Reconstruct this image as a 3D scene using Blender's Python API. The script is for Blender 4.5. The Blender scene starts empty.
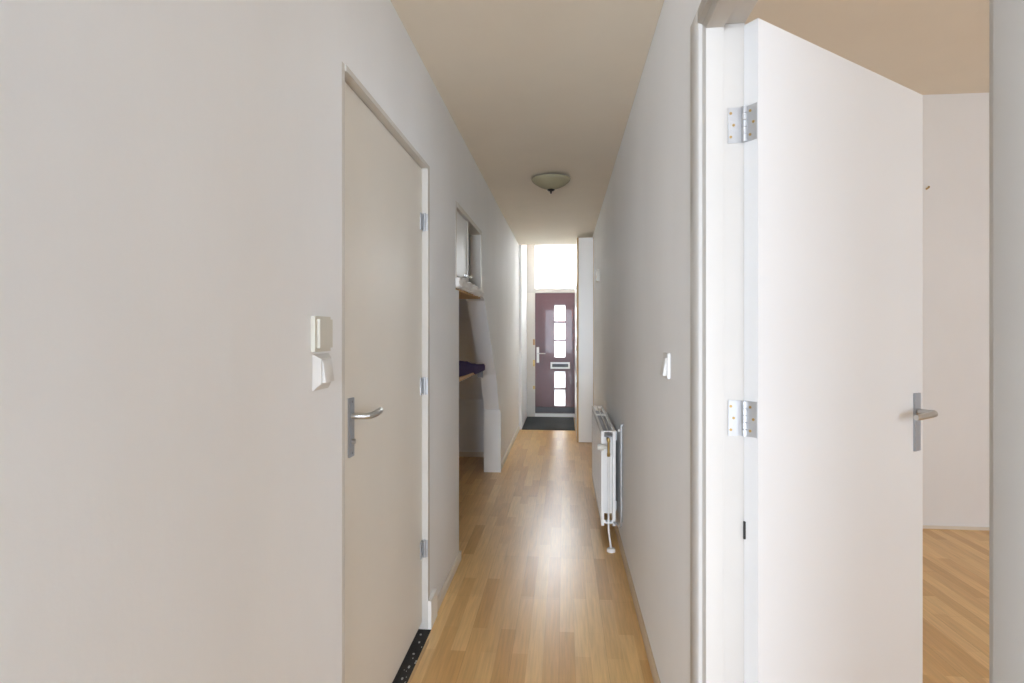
import bpy, bmesh, math, random
from mathutils import Vector, Matrix, noise
random.seed(7)
PI = math.pi
scene = bpy.context.scene
COL = scene.collection
LB = -8.0
Lx, Rx, CEIL, HIGH = -.622, .36, 2.55, 2.99      # corridor side planes, lowered ceiling, full room height

# ------------------------------------------------------------------ materials
def newmat(name):
    m = bpy.data.materials.new(name); m.use_nodes = True
    nt = m.node_tree; b = nt.nodes['Principled BSDF']
    return m, nt, b
def simple(name, col, rough=.5, metal=0., spec=.5, bump=0., bscale=200., coat=0., var=0.):
    m, nt, b = newmat(name)
    b.inputs['Base Color'].default_value = (*col, 1); b.inputs['Roughness'].default_value = rough
    b.inputs['Metallic'].default_value = metal; b.inputs['Specular IOR Level'].default_value = spec
    b.inputs['Coat Weight'].default_value = coat
    tc = nt.nodes.new('ShaderNodeTexCoord')
    if bump:
        n = nt.nodes.new('ShaderNodeTexNoise'); n.inputs['Scale'].default_value = bscale; n.inputs['Detail'].default_value = 3
        nt.links.new(tc.outputs['Object'], n.inputs['Vector'])
        bp = nt.nodes.new('ShaderNodeBump'); bp.inputs['Strength'].default_value = bump; bp.inputs['Distance'].default_value = .004
        nt.links.new(n.outputs['Fac'], bp.inputs['Height']); nt.links.new(bp.outputs[0], b.inputs['Normal'])
    if var:
        n = nt.nodes.new('ShaderNodeTexNoise'); n.inputs['Scale'].default_value = 3; n.inputs['Detail'].default_value = 5
        nt.links.new(tc.outputs['Object'], n.inputs['Vector'])
        r = nt.nodes.new('ShaderNodeMapRange'); r.inputs['From Min'].default_value=.3; r.inputs['From Max'].default_value=.7
        r.inputs['To Min'].default_value = 1-var; r.inputs['To Max'].default_value = 1
        nt.links.new(n.outputs['Fac'], r.inputs['Value'])
        mx = nt.nodes.new('ShaderNodeMix'); mx.data_type='RGBA'; mx.blend_type='MULTIPLY'; mx.inputs['Factor'].default_value=1
        mx.inputs['A'].default_value = (*col, 1)
        nt.links.new(r.outputs[0], mx.inputs['B']); nt.links.new(mx.outputs['Result'], b.inputs['Base Color'])
    return m

def plaster(name, col, strength=.2):
    """painted plaster: trowel unevenness, brushed vertical streaks and a fine roller grain"""
    m, nt, b = newmat(name)
    b.inputs['Roughness'].default_value = .72; b.inputs['Specular IOR Level'].default_value = .25
    tc = nt.nodes.new('ShaderNodeTexCoord')
    def noi(scale, detail, sc3=(1, 1, 1)):
        mp = nt.nodes.new('ShaderNodeMapping'); mp.inputs['Scale'].default_value = sc3
        nt.links.new(tc.outputs['Object'], mp.inputs['Vector'])
        n = nt.nodes.new('ShaderNodeTexNoise'); n.inputs['Scale'].default_value = scale; n.inputs['Detail'].default_value = detail
        nt.links.new(mp.outputs[0], n.inputs['Vector']); return n.outputs['Fac']
    a = noi(5, 4, (1, 1, .35)); c = noi(22, 3, (1, 1, .3)); g = noi(160, 2)
    def mad(x, k, y=None):
        n = nt.nodes.new('ShaderNodeMath'); n.operation = 'MULTIPLY_ADD'; nt.links.new(x, n.inputs[0]); n.inputs[1].default_value = k
        if y is None: n.inputs[2].default_value = 0
        else: nt.links.new(y, n.inputs[2])
        return n.outputs[0]
    h = mad(g, .06, mad(c, .35, mad(a, 1.0)))
    bp = nt.nodes.new('ShaderNodeBump'); bp.inputs['Strength'].default_value = strength; bp.inputs['Distance'].default_value = .012
    nt.links.new(h, bp.inputs['Height']); nt.links.new(bp.outputs[0], b.inputs['Normal'])
    r = nt.nodes.new('ShaderNodeMapRange'); r.inputs['From Min'].default_value=.3; r.inputs['From Max'].default_value=.7
    r.inputs['To Min'].default_value=.955; r.inputs['To Max'].default_value=1
    nt.links.new(noi(2.2, 5, (1, 1, .5)), r.inputs['Value'])
    mx = nt.nodes.new('ShaderNodeMix'); mx.data_type='RGBA'; mx.blend_type='MULTIPLY'; mx.inputs['Factor'].default_value=1
    mx.inputs['A'].default_value = (*col, 1)
    nt.links.new(r.outputs[0], mx.inputs['B']); nt.links.new(mx.outputs['Result'], b.inputs['Base Color'])
    return m

def laminate():
    """beech strip laminate, strips 66 mm wide running along Y"""
    m, nt, b = newmat('beech_laminate')
    tc = nt.nodes.new('ShaderNodeTexCoord')
    mp = nt.nodes.new('ShaderNodeMapping'); mp.inputs['Rotation'].default_value = (0, 0, PI/2); mp.inputs['Location'].default_value=(.31,.02,0)
    nt.links.new(tc.outputs['Object'], mp.inputs['Vector'])
    def brick(w, h, off, c1, c2, mort, msize, bias=0.):
        k = nt.nodes.new('ShaderNodeTexBrick'); k.offset = off; k.offset_frequency = 2; k.squash = 1
        k.inputs['Scale'].default_value = 1; k.inputs['Brick Width'].default_value = w; k.inputs['Row Height'].default_value = h
        k.inputs['Mortar Size'].default_value = msize; k.inputs['Mortar Smooth'].default_value = .3; k.inputs['Bias'].default_value = bias
        k.inputs['Color1'].default_value = (*c1, 1); k.inputs['Color2'].default_value = (*c2, 1); k.inputs['Mortar'].default_value = (*mort, 1)
        nt.links.new(mp.outputs[0], k.inputs['Vector']); return k
    k1 = brick(.52, .066, .37, (.88, .59, .25), (.69, .395, .135), (.60, .36, .14), .0003)
    k2 = brick(1.29, .198, .41, (1, 1, 1), (.93, .92, .90), (.62, .54, .46), .0006)
    mx = nt.nodes.new('ShaderNodeMix'); mx.data_type='RGBA'; mx.blend_type='MULTIPLY'; mx.inputs['Factor'].default_value=1
    nt.links.new(k1.outputs['Color'], mx.inputs['A']); nt.links.new(k2.outputs['Color'], mx.inputs['B'])
    # grain
    g = nt.nodes.new('ShaderNodeMapping'); g.inputs['Scale'].default_value = (60, 3.0, 1)
    nt.links.new(tc.outputs['Object'], g.inputs['Vector'])
    gn = nt.nodes.new('ShaderNodeTexNoise'); gn.inputs['Scale'].default_value = 1.6; gn.inputs['Detail'].default_value = 5; gn.inputs['Distortion'].default_value=.4
    nt.links.new(g.outputs[0], gn.inputs['Vector'])
    r = nt.nodes.new('ShaderNodeMapRange'); r.inputs['From Min'].default_value=.3; r.inputs['From Max'].default_value=.7
    r.inputs['To Min'].default_value=.84; r.inputs['To Max'].default_value=1.05
    nt.links.new(gn.outputs['Fac'], r.inputs['Value'])
    m2 = nt.nodes.new('ShaderNodeMix'); m2.data_type='RGBA'; m2.blend_type='MULTIPLY'; m2.inputs['Factor'].default_value=1
    nt.links.new(mx.outputs['Result'], m2.inputs['A']); nt.links.new(r.outputs[0], m2.inputs['B'])
    nt.links.new(m2.outputs['Result'], b.inputs['Base Color'])
    b.inputs['Roughness'].default_value = .30; b.inputs['Specular IOR Level'].default_value = .55
    bp = nt.nodes.new('ShaderNodeBump'); bp.inputs['Strength'].default_value = .05; bp.inputs['Distance'].default_value=.001
    nt.links.new(gn.outputs['Fac'], bp.inputs['Height']); nt.links.new(bp.outputs[0], b.inputs['Normal'])
    return m

def pane_mat(name, clear):
    m, nt, b = newmat(name); nt.nodes.remove(b)
    out = nt.nodes['Material Output']
    t = nt.nodes.new('ShaderNodeBsdfTransparent'); t.inputs[0].default_value=(.97,.98,.97,1)
    tr = nt.nodes.new('ShaderNodeBsdfTranslucent'); tr.inputs[0].default_value=(.95,.96,.95,1)
    gl = nt.nodes.new('ShaderNodeBsdfGlossy'); gl.inputs['Roughness'].default_value=.05
    a = nt.nodes.new('ShaderNodeMixShader'); a.inputs[0].default_value = clear
    nt.links.new(tr.outputs[0], a.inputs[1]); nt.links.new(t.outputs[0], a.inputs[2])
    c = nt.nodes.new('ShaderNodeMixShader'); c.inputs[0].default_value=.05
    nt.links.new(a.outputs[0], c.inputs[1]); nt.links.new(gl.outputs[0], c.inputs[2])
    nt.links.new(c.outputs[0], out.inputs[0]); return m

WALLC = (.875, .888, .895)
M = {
 'wall': plaster('wall_paint', WALLC),
 'ceil': simple('ceiling_paint', (.845, .775, .655), .8, spec=.2, bump=.15, bscale=120, var=.03),
 'door': simple('cream_door_paint', (.80, .76, .68), .42, spec=.4, bump=.03, bscale=60, var=.03),
 'door_w': simple('white_door_paint', (.73, .735, .73), .42, spec=.4, bump=.03, bscale=60, var=.02),
 'trim': simple('white_gloss_paint', (.66, .635, .585), .45, spec=.25, bump=.05, bscale=30, var=.04),
 'white': simple('white_enamel', (.86, .85, .81), .3),
 'rad': simple('radiator_enamel', (.87, .86, .83), .25),
 'plastic': simple('white_plastic', (.72, .715, .69), .35),
 'plastic_old': simple('aged_white_plastic', (.66, .64, .56), .4),
 'dark': simple('gap_shade', (.02, .018, .016), .8),
 'grille': simple('slate_metal_shade', (.22, .23, .25), .5),
 'alu': simple('brushed_aluminium', (.62, .62, .61), .32, metal=1),
 'alu_d': simple('grey_satin_metal', (.42, .45, .50), .45, metal=.6),
 'zinc': simple('zinc_plate', (.58, .59, .60), .42, metal=.6, bump=.3, bscale=90, var=.3),
 'brass': simple('old_brass', (.52, .36, .14), .38, metal=.9),
 'copper': simple('brown_brass', (.40, .22, .10), .45, metal=.7),
 'pine': simple('bare_pine', (.62, .40, .19), .6, var=.15),
 'oak': simple('raw_wood_edge', (.58, .36, .14), .55, var=.15),
 'skirt': simple('beech_skirting', (.66, .52, .36), .45, var=.1),
 'skirt_w': simple('pale_skirting', (.78, .73, .64), .5, var=.08),
 'floor': laminate(),
 'jamb': simple('dimmed_trim_paint', (.57, .55, .515), .5, spec=.2, bump=.05, bscale=30, var=.05),  # trim paint darkened to offset the strong light on these frames
 'dim_wall': simple('unseen_dim_wall', (.22, .22, .22), .8),  # dark tone added on unseen walls to lower ambient light
 'inner': simple('cupboard_inside', (.50, .44, .35), .7, var=.1),
 'grey': simple('unseen_dim_floor', (.25, .255, .265), .9),  # grey added on the unseen living floor against orange bounce light
 'mat': simple('charcoal_mat', (.055, .062, .066), .9, bump=.8, bscale=260, var=.35),
 'burg': simple('burgundy_paint', (.105, .024, .024), .36, spec=.5, coat=.1),
 'burg_d': simple('dark_weather_bar', (.05, .045, .05), .45),
 'black': simple('black_metal', (.012, .012, .012), .35),
 'bowl': simple('alabaster_glass', (.40, .36, .23), .6, spec=.25, bump=.2, bscale=40, var=.25),
 'purple': simple('purple_cloth', (.045, .02, .12), .95, bump=.6, bscale=120, var=.3),
 'foam': simple('white_filler', (.88, .87, .84), .7, bump=.5, bscale=60),
 'foil': simple('insulation_board', (.62, .66, .72), .4, metal=.3, var=.1),
 'stone': simple('dark_threshold', (.045, .04, .036), .85, bump=1, bscale=50, var=.6),
 'debris': simple('pale_debris', (.45, .43, .40), .9),
 'frost': pane_mat('frosted_glass', .45),
 'clear': pane_mat('clear_glass', .95),
}

# ------------------------------------------------------------------ mesh helpers
def link(name, bm, mat, parent=None, smooth=None, bev=0., seg=2, loc=None):
    if bev:
        es = [e for e in bm.edges if len(e.link_faces) == 2 and e.calc_face_angle(0) > .6]
        bmesh.ops.bevel(bm, geom=es, offset=bev, segments=seg, affect='EDGES', clamp_overlap=True, profile=.5)
    bmesh.ops.recalc_face_normals(bm, faces=bm.faces)
    me = bpy.data.meshes.new(name); bm.to_mesh(me); bm.free()
    me.materials.append(M[mat])
    if smooth or bev:
        for p in me.polygons: p.use_smooth = True
        try: me.set_sharp_from_angle(angle=math.radians(35))
        except Exception: pass
    o = bpy.data.objects.new(name, me); COL.objects.link(o)
    if parent is not None: o.parent = parent
    return o
def box(bm, x0, x1, y0, y1, z0, z1):
    x0, x1 = min(x0, x1), max(x0, x1); y0, y1 = min(y0, y1), max(y0, y1); z0, z1 = min(z0, z1), max(z0, z1)
    v = [bm.verts.new(p) for p in ((x0,y0,z0),(x1,y0,z0),(x1,y1,z0),(x0,y1,z0),(x0,y0,z1),(x1,y0,z1),(x1,y1,z1),(x0,y1,z1))]
    for f in ((0,3,2,1),(4,5,6,7),(0,1,5,4),(1,2,6,5),(2,3,7,6),(3,0,4,7)): bm.faces.new([v[i] for i in f])
def prism(bm, pts, x0, x1, axis='x'):
    """polygon extruded along an axis; pts are (y,z) for x, (x,z) for y, (x,y) for z"""
    def P(a, b, c): return {'x': (c, a, b), 'y': (a, c, b), 'z': (a, b, c)}[axis]
    A = [bm.verts.new(P(a, b, x0)) for a, b in pts]; B = [bm.verts.new(P(a, b, x1)) for a, b in pts]
    bm.faces.new(A); bm.faces.new(B[::-1]); n = len(pts)
    for i in range(n): bm.faces.new((A[i], B[i], B[(i+1) % n], A[(i+1) % n]))
    bm.normal_update()
def tube(bm, path, r, n=12, cap=True):
    path = [Vector(p) for p in path]; rings = []
    rr = r if isinstance(r, (list, tuple)) else [r]*len(path)
    t0 = (path[1]-path[0]).normalized(); up = Vector((0,0,1)) if abs(t0.z) < .9 else Vector((1,0,0))
    u = t0.cross(up).normalized()
    for i, p in enumerate(path):
        if i == 0: t = t0
        elif i == len(path)-1: t = (path[i]-path[i-1]).normalized()
        else: t = ((path[i+1]-path[i]).normalized()+(path[i]-path[i-1]).normalized()).normalized()
        u = (u - t*u.dot(t)).normalized(); w = t.cross(u)
        rings.append([bm.verts.new(p + (u*math.cos(2*PI*k/n)+w*math.sin(2*PI*k/n))*rr[i]) for k in range(n)])
    for a, b in zip(rings, rings[1:]):
        for k in range(n): bm.faces.new((a[k], a[(k+1)%n], b[(k+1)%n], b[k]))
    if cap: bm.faces.new(rings[0][::-1]); bm.faces.new(rings[-1])
def lathe(bm, prof, c, n=40, axis='z'):
    rings = []
    for r, z in prof:
        if r < 1e-5: rings.append([bm.verts.new((c[0], c[1], c[2]+z))]); continue
        rings.append([bm.verts.new((c[0]+r*math.cos(2*PI*k/n), c[1]+r*math.sin(2*PI*k/n), c[2]+z)) for k in range(n)])
    for a, b in zip(rings, rings[1:]):
        for k in range(n):
            if len(a) == 1: bm.faces.new((a[0], b[(k+1)%n], b[k]))
            elif len(b) == 1: bm.faces.new((a[k], a[(k+1)%n], b[0]))
            else: bm.faces.new((a[k], a[(k+1)%n], b[(k+1)%n], b[k]))
def B(*bs):
    bm = bmesh.new()
    for b in bs: box(bm, *b)
    return bm
def T(path, r, n=12):
    bm = bmesh.new(); tube(bm, path, r, n); return bm
def struct(o): o['kind'] = 'structure'; return o
def empty(name, loc=(0,0,0), rz=0.):
    o = bpy.data.objects.new(name, None); COL.objects.link(o); o.location = loc; o.rotation_euler = (0,0,rz); o.empty_display_size=.05
    return o
def tag(o, label, cat, group=None):
    o['label'] = label; o['category'] = cat
    if group: o['group'] = group
    return o

# ------------------------------------------------------------------ room shell
# floor (laminate everywhere except the entry mat well, which lies on top of it)
struct(link('floor_living', B((-4.3, 1.55, LB-.1, -1.3, -.06, 0)), 'grey'))
fl = B((-4.3, 5, -1.3, 1.549, -.06, 0), (-.602, 5, 1.549, 2.578, -.06, 0), (-4.3, 5, 2.578, 9.3, -.06, 0))
struct(link('floor', fl, 'floor'))
struct(link('trim_1', B((-.80, -.6025, 1.551, 2.576, -.058, -.004)), 'stone'))       # near-black strip under the closed door
# corridor ceiling slab (lowered), its lower face at CEIL; high ceiling above the bedroom and the entry
struct(link('ceiling', B((-4.2, .359, -1.25, 7.84, CEIL, HIGH)), 'ceil'))
struct(link('ceiling_high', B((-4.3, 1.55, LB-.1, -1.31, HIGH+.001, HIGH+.1), (-4.3, 5, -1.31, 7.9, HIGH+.001, HIGH+.1)), 'ceil'))
struct(link('ceiling_entry', B((-4.3, 5, 7.901, 9.3, HIGH+.001, HIGH+.1)), 'oak'))  # unseen; wood tone added to weaken bounce light on the transom frame

bm = bmesh.new(); x0, x1 = -.768, Lx
prism(bm, [(-1.3, 0), (1.549, 0), (1.549, 2.118), (2.579, 2.118), (2.579, 0), (3.34, 0), (3.34, 1.60), (3.235, 1.60), (3.235, 2.112), (4.25, 2.112), (4.25, 1.62),
           (4.36, 1.62), (4.44, 1.595), (4.65, 1.42), (4.93, 1.18), (5.20, .955), (5.45, .60), (5.45, 0), (7.84, 0), (7.84, CEIL), (-1.3, CEIL)], x0, x1)
bmesh.ops.triangulate(bm, faces=[f for f in bm.faces if len(f.verts) > 4])
struct(link('wall_left', bm, 'wall'))
# vertical boxed foot of the stair side, slightly proud and smoother than the plaster
struct(link('trim_2', B((-.770, -.606, 5.436, 5.4495, .0, .597)), 'white', bev=.002))
# entry
struct(link('wall_entry_left', B((-.80, -.585, 7.841, 9.0, 0, HIGH)), 'wall'))
# under-stairs recess and the space above it
rec = bmesh.new()
box(rec, -1.75, -.781, 6.10, 6.2, 0, 2.5)           # end wall of the recess
box(rec, -1.80, -1.70, 2.6, 6.099, 0, 2.5)             # far side
box(rec, -1.699, -.781, 2.6, 2.7, 0, 2.5)           # near side
struct(link('wall_recess', rec, 'wall'))
so = bmesh.new(); prism(so, [(2.701, 2.50), (3.8, 2.50), (6.099, .62), (6.099, .75), (3.85, 2.56), (2.701, 2.56)], -1.699, -.781)
struct(link('ceiling_recess', so, 'wall'))
struct(link('wall_behind_door', B((-1.0, -.95, 1.4, 2.65, 0, 2.5)), 'wall'))

# right wall: corridor part with the doorway into the bedroom
JY, NY, HEADZ = 1.485, .520, 2.13            # far jamb, near jamb, lintel underside
WR = .455
bm = bmesh.new()
prism(bm, [(-1.3, 0), (NY-.07, 0), (NY-.07, 2.17), (JY+.09, 2.17), (JY+.09, 0), (9.0, 0), (9.0, HIGH), (-1.3, HIGH)], Rx, WR)
bmesh.ops.triangulate(bm, faces=[f for f in bm.faces if len(f.verts) > 4])
struct(link('wall_right', bm, 'wall'))
# bedroom
struct(link('wall_bedroom_back', B((WR, 4.3, 4.17, 4.3, 0, HIGH)), 'wall'))
struct(link('wall_bedroom_front', B((WR, 1.7, -1.3, -1.2, 0, HIGH), (3.9, 4.3, -1.3, -1.2, 0, HIGH), (1.7, 3.9, -1.3, -1.2, 0, .4), (1.7, 3.9, -1.3, -1.2, 2.2, HIGH)), 'wall'))
struct(link('wall_bedroom_right', B((4.2, 4.3, -1.2, 4.17, 0, HIGH)), 'wall'))
# unseen living room behind the camera, surfaces darkened to cut its bounce light

struct(link('wall_living_left', B((-4.3, -4.2, LB, -1.2, 0, CEIL)), 'dim_wall'))
struct(link('wall_living_front', B((-4.2, -.769, -1.3, -1.2, 0, CEIL), (.456, 1.5, -1.31, -1.301, 0, CEIL)), 'dim_wall'))
struct(link('wall_living_right', B((1.45, 1.55, LB, -1.3, 0, HIGH)), 'dim_wall'))
struct(link('wall_living_back', B((-4.3, 1.55, LB-.1, LB, 0, .3), (-4.3, 1.55, LB-.1, LB, 2.4, HIGH), (-4.3, -3.4, LB-.1, LB, .3, 2.4), (.9, 1.55, LB-.1, LB, .3, 2.4)), 'dim_wall'))
struct(link('wall_closure', B((-4.3, -.80, 8.9, 9.1, 0, HIGH), (-4.3, -4.2, -1.199, 9.1, 0, HIGH)), 'wall'))
struct(link('ceiling_living', B((-4.2, 1.45, LB, -1.251, CEIL, CEIL+.1)), 'dim_wall'))
def window(n, frame_bm, pane_bm, pane='clear'):
    w = struct(empty('window_%d' % n)); link('window_frame', frame_bm, 'trim', w); link('pane', pane_bm, pane, w); return w
window(2, B((1.7, 1.76, -1.28, -1.22, .4, 2.2), (3.84, 3.9, -1.28, -1.22, .4, 2.2), (1.76, 3.84, -1.28, -1.22, .4, .46), (1.76, 3.84, -1.28, -1.22, 2.14, 2.2), (2.77, 2.83, -1.28, -1.22, .46, 2.14)), B((1.76, 3.84, -1.255, -1.247, .46, 2.14)))
window(3, B((-3.4, -3.33, LB-.08, LB-.02, .3, 2.4), (.83, .9, LB-.08, LB-.02, .3, 2.4), (-3.33, .83, LB-.08, LB-.02, .3, .37), (-3.33, .83, LB-.08, LB-.02, 2.33, 2.4), (-1.28, -1.22, LB-.08, LB-.02, .37, 2.33)), B((-3.33, .83, LB-.055, LB-.047, .37, 2.33)))

# front wall (Y = 9) around the entrance door: white frame, transom window
struct(link('wall_front', B((-.80, -.585, 9.0, 9.15, 0, HIGH), (-.585, .36, 9.0, 9.15, 2.78, HIGH), (.45, .60, 9.0, 9.15, 0, HIGH)), 'wall'))
w = struct(empty('window_1'))
link('window_frame', B((-.585, -.457, 8.985, 9.10, 1.9635, 2.78), (.37, .455, 8.985, 9.10, 1.9635, 2.78), (-.457, .37, 8.985, 9.10, 2.72, 2.78), (-.457, .37, 8.985, 9.10, 1.963, 2.03)), 'jamb', w, bev=.004)
link('pane', B((-.457, .37, 9.03, 9.036, 2.03, 2.72)), 'frost', w)

# baseboards
def skirt_poly(h, t): return [(0, 0), (t, 0), (t, h*.75), (t*.45, h), (0, h)]
def skirting(name, side, segs, h, t, mat, base):
    bm = bmesh.new()
    for y0, y1 in segs: prism(bm, [(base + side*a, z) for a, z in skirt_poly(h, t)], y0, y1, 'y')
    return struct(link(name, bm, mat))
skirting('baseboard_right', -1, [(JY+.12, 6.96)], .045, .014, 'skirt', Rx)
skirting('baseboard_left', 1, [(2.68, 3.352), (5.46, 7.80)], .05, .013, 'skirt_w', Lx)
struct(link('baseboard_left_end', B((-.79, Lx+.013, 3.341, 3.352, 0, .05)), 'skirt_w'))
struct(link('baseboard_recess', B((-1.70, -.785, 6.085, 6.099, 0, .05)), 'skirt_w'))
struct(link('baseboard_bedroom', B((WR+.001, 4.199, 4.158, 4.169, 0, .02)), 'skirt_w'))

# ------------------------------------------------------------------ door_1: closed cream door on the left
d1 = struct(empty('door_1', (Lx, 2.0, 0)))
def P1(o): o.matrix_parent_inverse = d1.matrix_world.inverted(); return o
def sub(parent, name, bm, mat, **k):
    """mesh given in world coordinates, parented without moving"""
    o = link(name, bm, mat, parent, **k)
    m = Matrix.Identity(4); q = parent
    while q is not None: m = q.matrix_basis @ m if q.parent is None else q.matrix_parent_inverse @ q.matrix_basis @ m; q = q.parent
    # m now maps parent-local to world
    o.matrix_parent_inverse = m.inverted(); return o
bpy.context.view_layer.update()
sub(d1, 'door_leaf', B((-.685, -.645, 1.573, 2.545, .034, 2.098)), 'door', bev=.002)
fr = bmesh.new()
box(fr, -.735, -.6215, 1.549, 1.570, 0, 2.118)
box(fr, -.735, -.617, 2.547, 2.579, 0.0, 2.118)
box(fr, -.735, -.617, 1.570, 2.547, 2.101, 2.118)
sub(d1, 'door_frame', fr, 'trim', bev=.002)
sub(d1, 'plinth_block', B((Lx+.0005, Lx+.020, 2.580, 2.675, 0.001, .13), (Lx-.02, Lx+.020, 2.5475, 2.5795, .0, .13)), 'white', bev=.004)
for z in (1.855, 1.11, .37):
    hb = bmesh.new(); tube(hb, [(-.632, 2.544, z-.04), (-.632, 2.544, z+.04)], .0065, 10)
    box(hb, -.6455, -.6405, 2.511, 2.542, z-.038, z+.038); box(hb, -.640, -.6165, 2.5435, 2.5475, z-.038, z+.038)
    h = sub(d1, 'hinge', hb, 'zinc')
h = sub(d1, 'door_handle', B((-.645, -.638, 1.652, 1.688, .980, 1.157)), 'alu_d', bev=.003)
lv = bmesh.new(); tube(lv, [(-.640, 1.668, 1.103), (-.600, 1.668, 1.103), (-.590, 1.674, 1.103), (-.585, 1.690, 1.103), (-.583, 1.73, 1.104), (-.586, 1.775, 1.105), (-.594, 1.80, 1.105)], [.0095, .0095, .010, .0105, .0105, .010, .008], 14)
sub(h, 'lever', lv, 'alu', smooth=True)
sub(h, 'thumb_turn', T([(-.640, 1.670, 1.026), (-.628, 1.670, 1.026)], .0075), 'alu', smooth=True)
for z in (.991, 1.146): sub(h, 'screw', T([(-.640, 1.670, z), (-.6372, 1.670, z)], .0038, 10), 'grille')
# dirt and splinters in the gap below the door
bm = bmesh.new()
for i in range(26):
    y = random.uniform(1.9, 2.52); x = random.uniform(-.642, -.606); s = random.uniform(.002, .006)
    bmesh.ops.create_icosphere(bm, subdivisions=1, radius=s, matrix=Matrix.Translation((x, y, -.004+s*.4)) @ Matrix.Diagonal((1, random.uniform(.8, 2), .5, 1)))
deb = link('rubble', bm, 'debris'); deb['kind'] = 'stuff'
tag(deb, 'grey crumbs of rubble in the dark gap under the closed cream door', 'rubble')
bm = bmesh.new(); prism(bm, [(-.6015, 2.06), (-.6005, 2.42), (-.592, 2.47), (-.588, 2.44), (-.590, 2.20), (-.595, 2.06)], .0, .004, 'z')
tag(link('wood_sliver', bm, 'pine'), 'thin pale wood sliver along the laminate edge at the closed cream door', 'wood strip')

# ------------------------------------------------------------------ door_3: open white bedroom door and its frame
d3 = struct(empty('door_3', (.46, 1.50, 0)))
fr = bmesh.new()
FX = .345
# far stile: jamb face with stop, then rebate; plan profile extruded in Z
prism(fr, [(FX, JY+.115), (FX, JY+.035), (FX+.004, JY+.029), (FX+.012, JY+.029), (FX+.014, JY), (.404, JY), (.404, JY+.016), (.460, JY+.016), (.460, JY+.115)], 0, 2.195, 'z')
prism(fr, [(FX, NY-.11), (.460, NY-.11), (.460, NY-.016), (.404, NY-.016), (.404, NY), (FX+.016, NY), (FX+.012, NY-.006), (FX+.012, NY-.02), (FX, NY-.026)], 0, 2.195, 'z')
prism(fr, [(FX, 2.195), (FX, 2.160), (FX+.012, 2.154), (FX+.014, HEADZ), (.404, HEADZ), (.404, HEADZ+.016), (.460, HEADZ+.016), (.460, 2.195)], NY-.02, JY+.03, 'y')
sub(d3, 'door_frame', fr, 'jamb', bev=.0015)
# leaf
n = Vector((.603, -.797, 0)).normalized(); dd = Vector((.797, .603, 0)).normalized()
Pp = Vector((.4575, 1.4995, 0)); W = .876; TH = .040; P2 = Pp + n*TH
def LP(s, off, z): return Pp + dd*s + n*off + Vector((0, 0, z))      # s along leaf, off towards the camera side
def leafbox(s0, s1, o0, o1, z0, z1, bm=None):
    bm = bm or bmesh.new()
    v = [bm.verts.new(LP(s, o, z)) for z in (z0, z1) for s, o in ((s0, o0), (s1, o0), (s1, o1), (s0, o1))]
    for f in ((0,3,2,1),(4,5,6,7),(0,1,5,4),(1,2,6,5),(2,3,7,6),(3,0,4,7)): bm.faces.new([v[i] for i in f])
    return bm
sub(d3, 'door_leaf', leafbox(.0, W, 0, TH, .012, 2.14), 'door_w', bev=.002)
piv = Vector((.4555, 1.4905, 0))
for z0 in (1.885, 1.138, .30):
    hb = bmesh.new()
    za, zb = z0-.045, z0+.045
    # knuckle
    for k in range(5):
        a = za + .018*k; tube(hb, [piv+Vector((0,0,a+.0005)), piv+Vector((0,0,a+.0172))], .0068, 12)
    leafbox(-.0030, -.0006, .004, .038, za, zb, hb)          # plate on the leaf's edge
    box(hb, .418, .4525, JY+.0125, JY+.0155, za, zb)          # plate on the frame rebate
    h = sub(d3, 'hinge', hb, 'zinc')
    sb = bmesh.new()
    for zz in (-.03, 0, .03):
        oo = .029 if zz == 0 else .020
        tube(sb, [LP(-.0025, oo, z0+zz), LP(-.0044, oo, z0+zz)], .0036, 10)
        tube(sb, [(.424 if zz else .431, JY+.0128, z0+zz), (.424 if zz else .431, JY+.0112, z0+zz)], .0036, 10)
    sub(h, 'screws', sb, 'brass')
sub(d3, 'gap_slot', B((.4555, .4615, JY+.0105, JY+.0155, .83, .875)), 'dark')  # dark block painted as the shade in a gap beside the leaf
hs = W-.046
h = sub(d3, 'door_handle', leafbox(hs-.019, hs+.019, TH, TH+.006, .97, 1.158), 'alu_d', bev=.002)
lv = bmesh.new(); hz = 1.098
pth = [LP(hs, TH+.004, hz), LP(hs, TH+.042, hz), LP(hs-.002, TH+.050, hz), LP(hs-.010, TH+.055, hz-.001), LP(hs-.03, TH+.056, hz-.002), LP(hs-.08, TH+.054, hz-.004), LP(hs-.118, TH+.050, hz-.005)]
tube(lv, pth, [.0095, .0095, .0105, .0105, .010, .0095, .008], 14)
sub(h, 'lever', lv, 'alu', smooth=True)

# ------------------------------------------------------------------ door_2: burgundy entrance door
d2 = struct(empty('door_2', (0, 9.02, 0)))
DX0, DX1, DY = -.455, .368, 9.005
GX0, GX1 = -.150, .020
# five glazed lights (bottom, top), three above the letter slot and two below
L5 = [(1.521, 1.771), (1.229, 1.483), (0.946, 1.199), (0.462, 0.723), (0.177, 0.435)]
bm = bmesh.new()
zs = [(.06, L5[4][0])] + [(L5[i][1], L5[i-1][0]) for i in (4, 3, 2, 1)] + [(L5[0][1], 1.96)]
box(bm, DX0, GX0, DY, DY+.05, .06, 1.96); box(bm, GX1, DX1, DY, DY+.05, .06, 1.96)
for a, b_ in zs: box(bm, GX0, GX1, DY, DY+.05, a, b_)
leaf = sub(d2, 'door_leaf', bm, 'burg')
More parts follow.
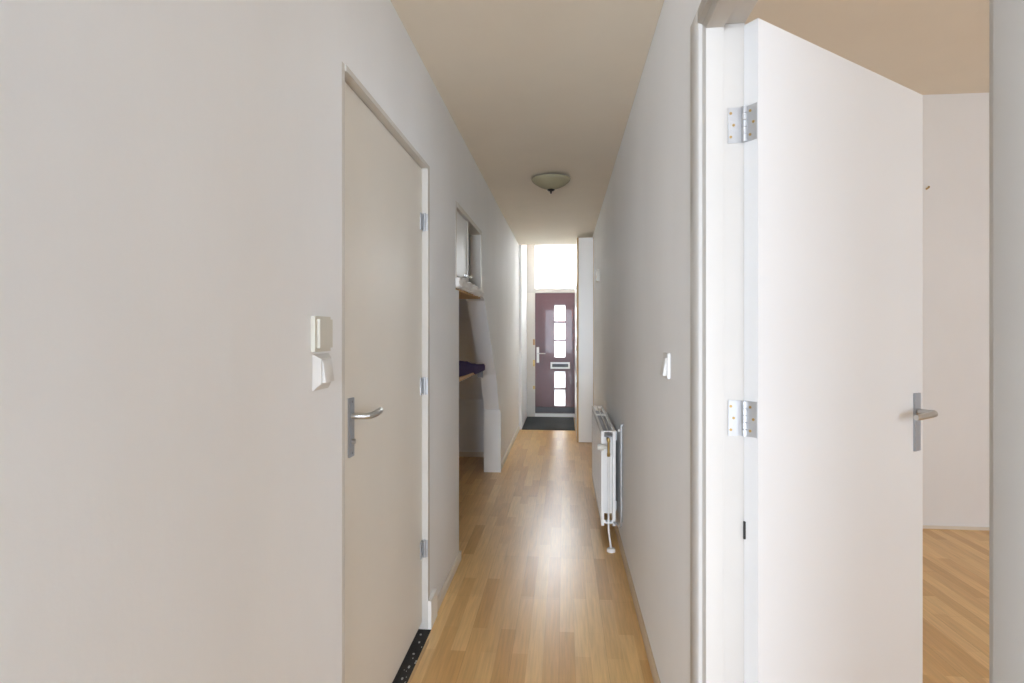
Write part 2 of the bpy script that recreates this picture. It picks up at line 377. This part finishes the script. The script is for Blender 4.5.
# raised moulded panel border on the leaf
def ring(bm, xa, xb, za, zb, w, y0, y1):
    box(bm, xa, xa+w, y0, y1, za, zb); box(bm, xb-w, xb, y0, y1, za, zb); box(bm, xa+w, xb-w, y0, y1, za, za+w); box(bm, xa+w, xb-w, y0, y1, zb-w, zb)
bm = bmesh.new(); ring(bm, -.345, .260, .16, 1.86, .012, DY-.006, DY); sub(leaf, 'panel_moulding', bm, 'burg', bev=.002)
bm = bmesh.new(); ring(bm, GX0-.022, GX1+.022, L5[2][0]-.022, L5[0][1]+.022, .020, DY-.009, DY)
ring(bm, GX0-.022, GX1+.022, L5[4][0]-.022, L5[3][1]+.022, .020, DY-.009, DY); sub(leaf, 'glazing_bead', bm, 'burg', bev=.003)
for a, b_ in L5: sub(leaf, 'glass_pane', B((GX0, GX1, DY+.022, DY+.027, a, b_)), 'frost')
bm = bmesh.new(); ring(bm, -.212, .092, .795-.03, .868, .026, DY-.012, DY)
sl = sub(leaf, 'letter_slot', bm, 'white', bev=.003)
sub(sl, 'slot_flap', B((-.186, .066, DY-.006, DY-.001, .791, .842)), 'black')
bm = bmesh.new(); prism(bm, [(DY, .165), (DY-.012, .155), (DY-.022, .075), (DY, .070)], DX0+.005, DX1-.005)
sub(leaf, 'weather_bar', bm, 'burg_d')
hz = 1.006
h = sub(d2, 'door_handle', B((-.432, -.392, DY-.010, DY, .858, 1.105)), 'white', bev=.003)
sub(h, 'lever', T([(-.412, DY-.008, hz), (-.412, DY-.050, hz), (-.398, DY-.056, hz), (-.29, DY-.054, hz)], [.009, .009, .009, .008]), 'alu', smooth=True)
sub(d2, 'door_frame', B((-.585, -.457, 8.985, 9.10, 0, 1.963), (.37, .455, 8.985, 9.10, 0, 1.963)), 'trim', bev=.003)
sub(d2, 'threshold', B((-.457, .37, 8.97, 9.10, 0, .055)), 'white', bev=.006)
for z, m_, hh in ((1.185, 'copper', .045), (.853, 'brass', .05), (.467, 'brass', .025)):
    sub(d2, 'strike_plate', B((-.487, -.458, 8.978, 8.985, z-hh, z+hh)), m_, bev=.002)

# ------------------------------------------------------------------ entry mat
bm = bmesh.new(); prism(bm, [(-.580, 7.82), (.150, 7.82), (.150, 8.965), (-.580, 8.965)], .0, .010, 'z')
mt = tag(link('door_mat', bm, 'mat', bev=.002), 'dark charcoal doormat on the floor in front of the burgundy door', 'doormat')

# ------------------------------------------------------------------ meter cupboard beside the entrance
mc = tag(empty('hall_cupboard', (.26, 6.97, 0)), 'tall plain white boxed cupboard with a raw wooden edge beside the front door', 'cupboard')
sub(mc, 'side_panel', B((.1775, .357, 6.97, 6.99, .006, 2.495)), 'white')
sub(mc, 'edge_strip', B((.157, .177, 6.964, 6.995, .006, 2.495)), 'oak')
sub(mc, 'front_panel', B((.158, .170, 6.996, 8.35, .006, 2.495)), 'white')
sub(mc, 'top_panel', B((.171, .357, 6.991, 8.35, 2.475, 2.495)), 'trim')
sub(mc, 'scotia', B((.352, .3595, 6.958, 6.969, .006, 2.495)), 'skirt')
for z in (.7, 1.15, 1.9): sub(mc, 'hinge', T([(.154, 7.03, z-.03), (.154, 7.03, z+.03)], .005, 8), 'zinc')

# ------------------------------------------------------------------ wall cupboard above the under-stairs recess
wc = tag(empty('wall_cupboard', (Lx, 3.75, 1.66)), 'small built-in cupboard high in the left wall, its left half shut, right half open', 'cupboard')
fr = bmesh.new()
box(fr, -.70, -.6205, 3.236, 3.268, 1.665, 2.111); box(fr, -.70, -.618, 4.218, 4.249, 1.665, 2.111); box(fr, -.70, -.618, 3.268, 4.218, 2.080, 2.111)
box(fr, -.70, -.628, 3.69, 3.715, 1.665, 2.080)
sub(wc, 'frame', fr, 'trim', bev=.002)
sub(wc, 'door', B((-.655, -.635, 3.271, 3.688, 1.69, 2.077)), 'door_w', bev=.002)
la = sub(wc, 'catch', B((-.636, -.626, 3.60, 3.70, 1.708, 1.722)), 'alu', bev=.001)
sub(la, 'knob', T([(-.626, 3.70, 1.715), (-.604, 3.70, 1.715)], .008), 'plastic_old', smooth=True)
ins = bmesh.new()
box(ins, -1.30, -1.28, 3.236, 4.249, 1.665, 2.15); box(ins, -1.28, -.785, 3.236, 3.25, 1.665, 2.15); box(ins, -1.28, -.785, 4.235, 4.249, 1.665, 2.15); box(ins, -1.28, -.785, 3.25, 4.235, 2.13, 2.15)
sub(wc, 'carcass', ins, 'inner')
# wooden shelf board under it with the lumpy white edge
us = tag(empty('wooden_shelf', (Lx, 3.7, 1.6)), 'upper wooden shelf board under the wall cupboard, front edge covered in lumpy white filler', 'shelf', None)
sub(us, 'board', B((-1.30, -.628, 3.345, 4.248, 1.602, 1.622)), 'pine')
bm = bmesh.new()
NX, NT = 60, 14
rows = []
for i in range(NX+1):
    y = 3.242 + (4.246-3.242)*i/NX
    row = []
    for k in range(NT):
        a = 2*PI*k/NT
        rx, rz = .022, .030
        c = Vector((-.622, y, 1.644))
        v = c + Vector((rx*math.copysign(abs(math.cos(a))**.7, math.cos(a)), 0, rz*math.copysign(abs(math.sin(a))**.7, math.sin(a))))
        d = noise.noise(Vector((y*24, a*1.3, 1.7)))*.016 + noise.noise(Vector((y*60, a*2, 5)))*.008
        v += Vector((math.cos(a), 0, math.sin(a)))*d
        v.z = max(v.z, 1.609) if k > NT//2 else v.z
        row.append(bm.verts.new(v))
    rows.append(row)
for a, b_ in zip(rows, rows[1:]):
    for k in range(NT): bm.faces.new((a[k], a[(k+1)%NT], b_[(k+1)%NT], b_[k]))
bm.faces.new(rows[0]); bm.faces.new(rows[-1][::-1])
sub(us, 'filler_edge', bm, 'foam', smooth=True)
sub(us, 'cupboard_floor', B((-1.28, -.64, 3.251, 4.234, 1.6225, 1.664)), 'trim')

# lower shelf with cloth and bracket
ls = tag(empty('wooden_shelf', (-.75, 4.0, 1.03)), 'lower pine shelf in the under-stairs recess, carrying a purple cloth', 'shelf')
sub(ls, 'board', B((-1.15, -.70, 3.36, 4.97, 1.018, 1.040)), 'pine', bev=.001)
bk = bmesh.new()
box(bk, -.745, -.695, 4.865, 4.871, .958, 1.017); box(bk, -.745, -.695, 4.871, 4.95, 1.0125, 1.0172)
sub(ls, 'bracket', bk, 'grille')
# folded purple cloth
bm = bmesh.new(); NXc, NYc = 22, 44
X0, X1, Y0, Y1 = -1.08, -.725, 3.42, 4.94
top, bot = [], []
for j in range(NYc+1):
    ty = j/NYc; rt, rb = [], []
    for i in range(NXc+1):
        tx = i/NXc
        e = min(tx, 1-tx, ty*3, (1-ty)*7)*6
        e = max(0, min(1, e)); e = math.sin(e*PI/2)
        hgt = ((.085 if ty < .55 else .085-.11*(ty-.55)) + .018*noise.noise(Vector((tx*3, ty*5, 2))) + .010*noise.noise(Vector((tx*9, ty*14, 7))))*(e**.6)
        x = X0+(X1-X0)*tx + .012*noise.noise(Vector((ty*8, 0, 3))); y = Y0+(Y1-Y0)*ty + .01*noise.noise(Vector((tx*6, 3, 0)))
        zb = 1.0405; dr = max(0, min(1, (ty-.3)*3))
        if i == NXc: x = x*(1-dr) + (-.688)*dr; zb = 1.0405-.020*(1 if dr >= 1 else 0); hgt = max(hgt, .012)
        elif i == NXc-1: x = x*(1-dr) + (-.697)*dr; hgt = max(hgt, .03*dr)
        rt.append(bm.verts.new((x, y, 1.0415+hgt+.002))); rb.append(bm.verts.new((x, y, zb)))
    top.append(rt); bot.append(rb)
for j in range(NYc):
    for i in range(NXc):
        bm.faces.new((top[j][i], top[j][i+1], top[j+1][i+1], top[j+1][i])); bm.faces.new((bot[j][i], bot[j+1][i], bot[j+1][i+1], bot[j][i+1]))
for j in range(NYc):
    bm.faces.new((top[j][0], top[j+1][0], bot[j+1][0], bot[j][0])); bm.faces.new((top[j][NXc], bot[j][NXc], bot[j+1][NXc], top[j+1][NXc]))
for i in range(NXc):
    bm.faces.new((top[0][i], bot[0][i], bot[0][i+1], top[0][i+1])); bm.faces.new((top[NYc][i], top[NYc][i+1], bot[NYc][i+1], bot[NYc][i]))
tag(link('folded_cloth', bm, 'purple', smooth=True), 'dark purple folded cloth lying on the lower shelf in the recess', 'cloth')

# ------------------------------------------------------------------ switches
def switch_left_upper():
    t = tag(empty('wall_socket_box', (Lx, 1.42, 1.355)), 'cream surface-mounted box with raised square cover, upper of two beside the closed door', 'wall box', 'electrical fittings beside the closed door')
    sub(t, 'back_box', B((Lx+.0005, Lx+.011, 1.352, 1.446, 1.308, 1.397)), 'plastic_old', bev=.003)
    sub(t, 'cover_plate', B((Lx+.0115, Lx+.019, 1.364, 1.440, 1.317, 1.390)), 'plastic_old', bev=.004)
def switch_left_lower():
    t = tag(empty('light_switch', (Lx, 1.43, 1.27)), 'white square rocker light switch, lower of two fittings beside the closed door', 'light switch', 'electrical fittings beside the closed door')
    bm = bmesh.new()
    a = (1.360, 1.456, 1.210, 1.302); s = .017
    v0 = [bm.verts.new((Lx+.0005, y, z)) for y, z in ((a[0], a[2]), (a[1], a[2]), (a[1], a[3]), (a[0], a[3]))]
    v1 = [bm.verts.new((Lx+.016, y, z)) for y, z in ((a[0]+s, a[2]+s), (a[1]-s, a[2]+s), (a[1]-s, a[3]-s*.7), (a[0]+s, a[3]-s*.7))]
    bm.faces.new(v0[::-1]); bm.faces.new(v1)
    for i in range(4): bm.faces.new((v0[i], v0[(i+1)%4], v1[(i+1)%4], v1[i]))
    sub(t, 'bevelled_plate', bm, 'plastic', bev=.002)
    bm = bmesh.new(); y0, y1 = 1.382, 1.436
    prism(bm, [(Lx+.0162, 1.286), (Lx+.0175, 1.286), (Lx+.026, 1.230), (Lx+.0162, 1.230)], y0, y1, 'y')
    sub(t, 'rocker', bm, 'plastic', bev=.0015)
switch_left_upper(); switch_left_lower()
t = tag(empty('light_switch', (Rx, 2.03, 1.235)), 'small white rocker light switch on the right wall before the radiator', 'light switch')
sub(t, 'plate', B((Rx-.010, Rx-.0005, 1.972, 2.058, 1.197, 1.283)), 'plastic', bev=.003)
bm = bmesh.new(); prism(bm, [(Rx-.0102, 1.268), (Rx-.013, 1.268), (Rx-.024, 1.206), (Rx-.0102, 1.206)], 1.985, 2.045, 'y')
sub(t, 'rocker', bm, 'plastic', bev=.001)
t = tag(empty('door_chime', (Rx, 5.93, 1.93)), 'small beige box high on the right wall near the hall cupboard', 'chime')
sub(t, 'housing', B((Rx-.03, Rx-.0005, 5.86, 5.97, 1.87, 1.99)), 'plastic_old', bev=.006)
sub(t, 'grille', B((Rx-.0325, Rx-.0305, 5.88, 5.95, 1.90, 1.93)), 'skirt')

# ------------------------------------------------------------------ radiator
ra = tag(empty('radiator', (.28, 4.25, .12)), 'white double-panel radiator mounted low on the right corridor wall', 'radiator')
YA, YB, ZA, ZB = 3.66, 4.86, .125, .722
def panel(x0, x1, front):
    """pressed steel panel with vertical grooves; front = side (-1 or 1) that carries the grooves"""
    bm = bmesh.new()
    xs = x0 if front < 0 else x1; xo = x1 if front < 0 else x0
    pts = [(YA, 0)]; n = 34; wv = (YB-YA-.06)/n; y = YA+.03
    prof = [(YA, xs)]
    for k in range(n):
        prof += [(y, xs), (y+wv*.18, xs-front*.005), (y+wv*.36, xs-front*.005), (y+wv*.54, xs)]; y += wv
    prof += [(YB, xs)]
    # plan outline (x,y) extruded in z
    pl = [(x, yy) for yy, x in prof] + [(xo, YB), (xo, YA)]
    prism(bm, pl, ZA+.03, ZB-.03, 'z')
    box(bm, min(xs, xo), max(xs, xo), YA, YB, ZA, ZA+.03); box(bm, min(xs, xo), max(xs, xo), YA, YB, ZB-.03, ZB-.006)
    return bm
sub(ra, 'front_panel', panel(.236, .252, -1), 'rad')
sub(ra, 'rear_panel', panel(.310, .326, 1), 'rad')
cv = bmesh.new()
for i in range(24):
    y = YA+.08 + (YB-YA-.16)*i/23
    box(cv, .2525, .3095, y, y+.004, ZA+.05, ZB-.05)
sub(ra, 'convector_fins', cv, 'rad')
gr = bmesh.new()
box(gr, .234, .244, YA-.004, YB+.004, ZB-.005, ZB+.003); box(gr, .318, .328, YA-.004, YB+.004, ZB-.005, ZB+.003); box(gr, .277, .284, YA, YB, ZB-.005, ZB+.002)
for y in (YA, YA+.72, YB-.016): box(gr, .244, .318, y, y+.016, ZB-.005, ZB+.0015)
sub(ra, 'top_grille', gr, 'rad')
sub(ra, 'grille_shadow_tray', B((.2525, .3095, YA+.02, YB-.02, ZB-.04, ZB-.034)), 'grille')  # dark sheet added as painted shade below the grille slots
el = bmesh.new()      # near end: side flanges
box(el, .236, .254, YA-.004, YA+.002, ZA-.003, ZB); box(el, .308, .326, YA-.004, YA+.002, ZA-.003, ZB)
box(el, .254, .308, YA-.002, YA+.004, ZA+.012, ZA+.032)
sub(ra, 'end_flanges', el, 'rad', bev=.001)
va = bmesh.new()
tube(va, [(.281, YA+.05, ZB-.058), (.281, YA-.012, ZB-.058)], .011); tube(va, [(.281, YA-.018, ZB-.04), (.281, YA-.018, ZB-.06), (.281, YA-.018, ZB-.07), (.281, YA-.018, ZB-.135)], [.007, .011, .008, .008], 12)
tube(va, [(.281, YA-.018, ZB-.136), (.281, YA-.018, ZB-.156)], .0115, 6)
vv = sub(ra, 'valve', va, 'brass', smooth=True)
bm = bmesh.new(); tube(bm, [(.268, YA-.020, ZB-.098), (.250, YA-.022, ZB-.098), (.248, YA-.022, ZB-.098), (.212, YA-.026, ZB-.098), (.207, YA-.0265, ZB-.098)], [.010, .012, .020, .020, .017], 20)
sub(vv, 'thermostat_knob', bm, 'plastic_old', smooth=True)
sub(ra, 'lower_connector', T([(.30, YA-.01, ZA+.022), (.262, YA-.01, ZA+.022)], .011), 'zinc', smooth=True)
pp = bmesh.new(); tube(pp, [(.281, YA-.018, ZB-.157), (.281, YA-.018, .17), (.281, YA-.018, .115), (.282, YA-.028, .09), (.289, YA-.105, .016), (.289, YA-.110, .002)], .0062, 12)
pi = sub(ra, 'supply_pipe', pp, 'rad', smooth=True)
bm = bmesh.new(); lathe(bm, [(0, .001), (.027, .001), (.027, .013), (.020, .022), (.0, .022)], (.289, YA-.110, 0), 24); sub(pi, 'floor_rosette', bm, 'rad', smooth=True)
for y in (YA+.18, YB-.18):
    for z in (ZB-.09, ZA+.04): sub(ra, 'wall_bracket', B((.3265, .3513, y, y+.02, z, z+.06)), 'zinc')
sub(ra, 'return_pipe', T([(.3585, 3.505, .790), (.352, 3.505, .789), (.3465, 3.505, .782), (.3465, 3.505, .25), (.3465, 3.51, .20), (.342, 3.54, .16), (.330, 3.62, ZA+.024), (.3165, 3.64, ZA+.022)], .0085, 12), 'zinc', smooth=True)
sub(ra, 'pipe_clip', B((.335, .3595, 3.585, 3.60, .735, .75)), 'rad', bev=.002)

# ------------------------------------------------------------------ ceiling lamp
lc = (-.10, 4.40, 0)
la = tag(empty('ceiling_lamp', (lc[0], lc[1], CEIL)), 'round greenish glass bowl lamp with a black finial on the corridor ceiling', 'ceiling lamp')
bm = bmesh.new(); pr = [(.150, 2.528), (.147, 2.520), (.138, 2.509), (.122, 2.496), (.100, 2.482), (.076, 2.470), (.052, 2.461), (.028, 2.454), (0, 2.451)]
inner = [(max(r-.004, 0), z+.004) for r, z in pr][::-1]
lathe(bm, pr, (lc[0], lc[1], 0), 48); lathe(bm, inner, (lc[0], lc[1], 0), 48)
# rim joining outer and inner skins
lathe(bm, [(.150, 2.528), (.1505, 2.531), (.147, 2.533), (.146, 2.532)], (lc[0], lc[1], 0), 48)
bmesh.ops.remove_doubles(bm, verts=bm.verts, dist=.0002)
sub(la, 'glass_bowl', bm, 'bowl', smooth=True)
bm = bmesh.new(); lathe(bm, [(0, CEIL-.0005), (.06, CEIL-.0005), (.06, CEIL-.02), (.05, CEIL-.03), (0, CEIL-.03)], (lc[0], lc[1], 0), 32); sub(la, 'ceiling_plate', bm, 'white', smooth=True)
bm = bmesh.new(); lathe(bm, [(0, 2.455), (.027, 2.452), (.029, 2.447), (.022, 2.441), (.008, 2.437), (.007, 2.425), (.004, 2.420), (0, 2.418)], (lc[0], lc[1], 0), 24); sub(la, 'finial', bm, 'black', smooth=True)

# small hook on the bedroom wall
t = tag(link('wall_nail', T([(2.49, 4.169, 2.34), (2.49, 4.145, 2.343), (2.49, 4.140, 2.352)], .006, 8), 'brass'), 'small brown nail sticking out of the bedroom wall beyond the open door', 'nail')

# ------------------------------------------------------------------ light: daylight at the windows
wd = bpy.data.worlds.new('sky'); scene.world = wd; wd.use_nodes = True
bg = wd.node_tree.nodes['Background']; bg.inputs[0].default_value = (.88, .93, 1, 1); bg.inputs[1].default_value = 2.2
def area(name, loc, rot, sx, sy, power, col=(.88, .95, 1)):
    l = bpy.data.lights.new(name, 'AREA'); l.shape = 'RECTANGLE'; l.size = sx; l.size_y = sy; l.energy = power; l.color = col
    o = bpy.data.objects.new(name, l); COL.objects.link(o); o.location = loc; o.rotation_euler = rot; return o
area('daylight_entrance', (-.04, 10.5, 3.5), (-(PI/2-.72), 0, 0), 2.4, 1.6, 800, (.93, .95, 1.0))
area('daylight_bedroom', (2.8, -1.5, 1.3), (PI/2, 0, 0), 2.2, 1.8, 70, (.85, .92, 1.12))
area('daylight_living', (-1.25, LB-.25, 1.35), (PI/2, 0, 0), 4.4, 2.2, 1820, (.83, .90, 1.06))

# ------------------------------------------------------------------ camera
cd = bpy.data.cameras.new('camera'); cam = bpy.data.objects.new('camera', cd); COL.objects.link(cam)
cd.sensor_width = 36; cd.lens = 20.004; cd.clip_start = .05
cd.shift_y = -10.5/1024
cam.location = (0, 0, 1.36); cam.rotation_euler = (PI/2, 0, math.atan(52/569))
scene.camera = cam
scene.view_settings.view_transform = 'Standard'; scene.view_settings.look = 'None'
scene.view_settings.gamma = 1; scene.view_settings.exposure = 0.07; scene.view_settings.use_curve_mapping = False
scene.cycles.diffuse_bounces = 10; scene.cycles.max_bounces = 14; scene.cycles.transparent_max_bounces = 12
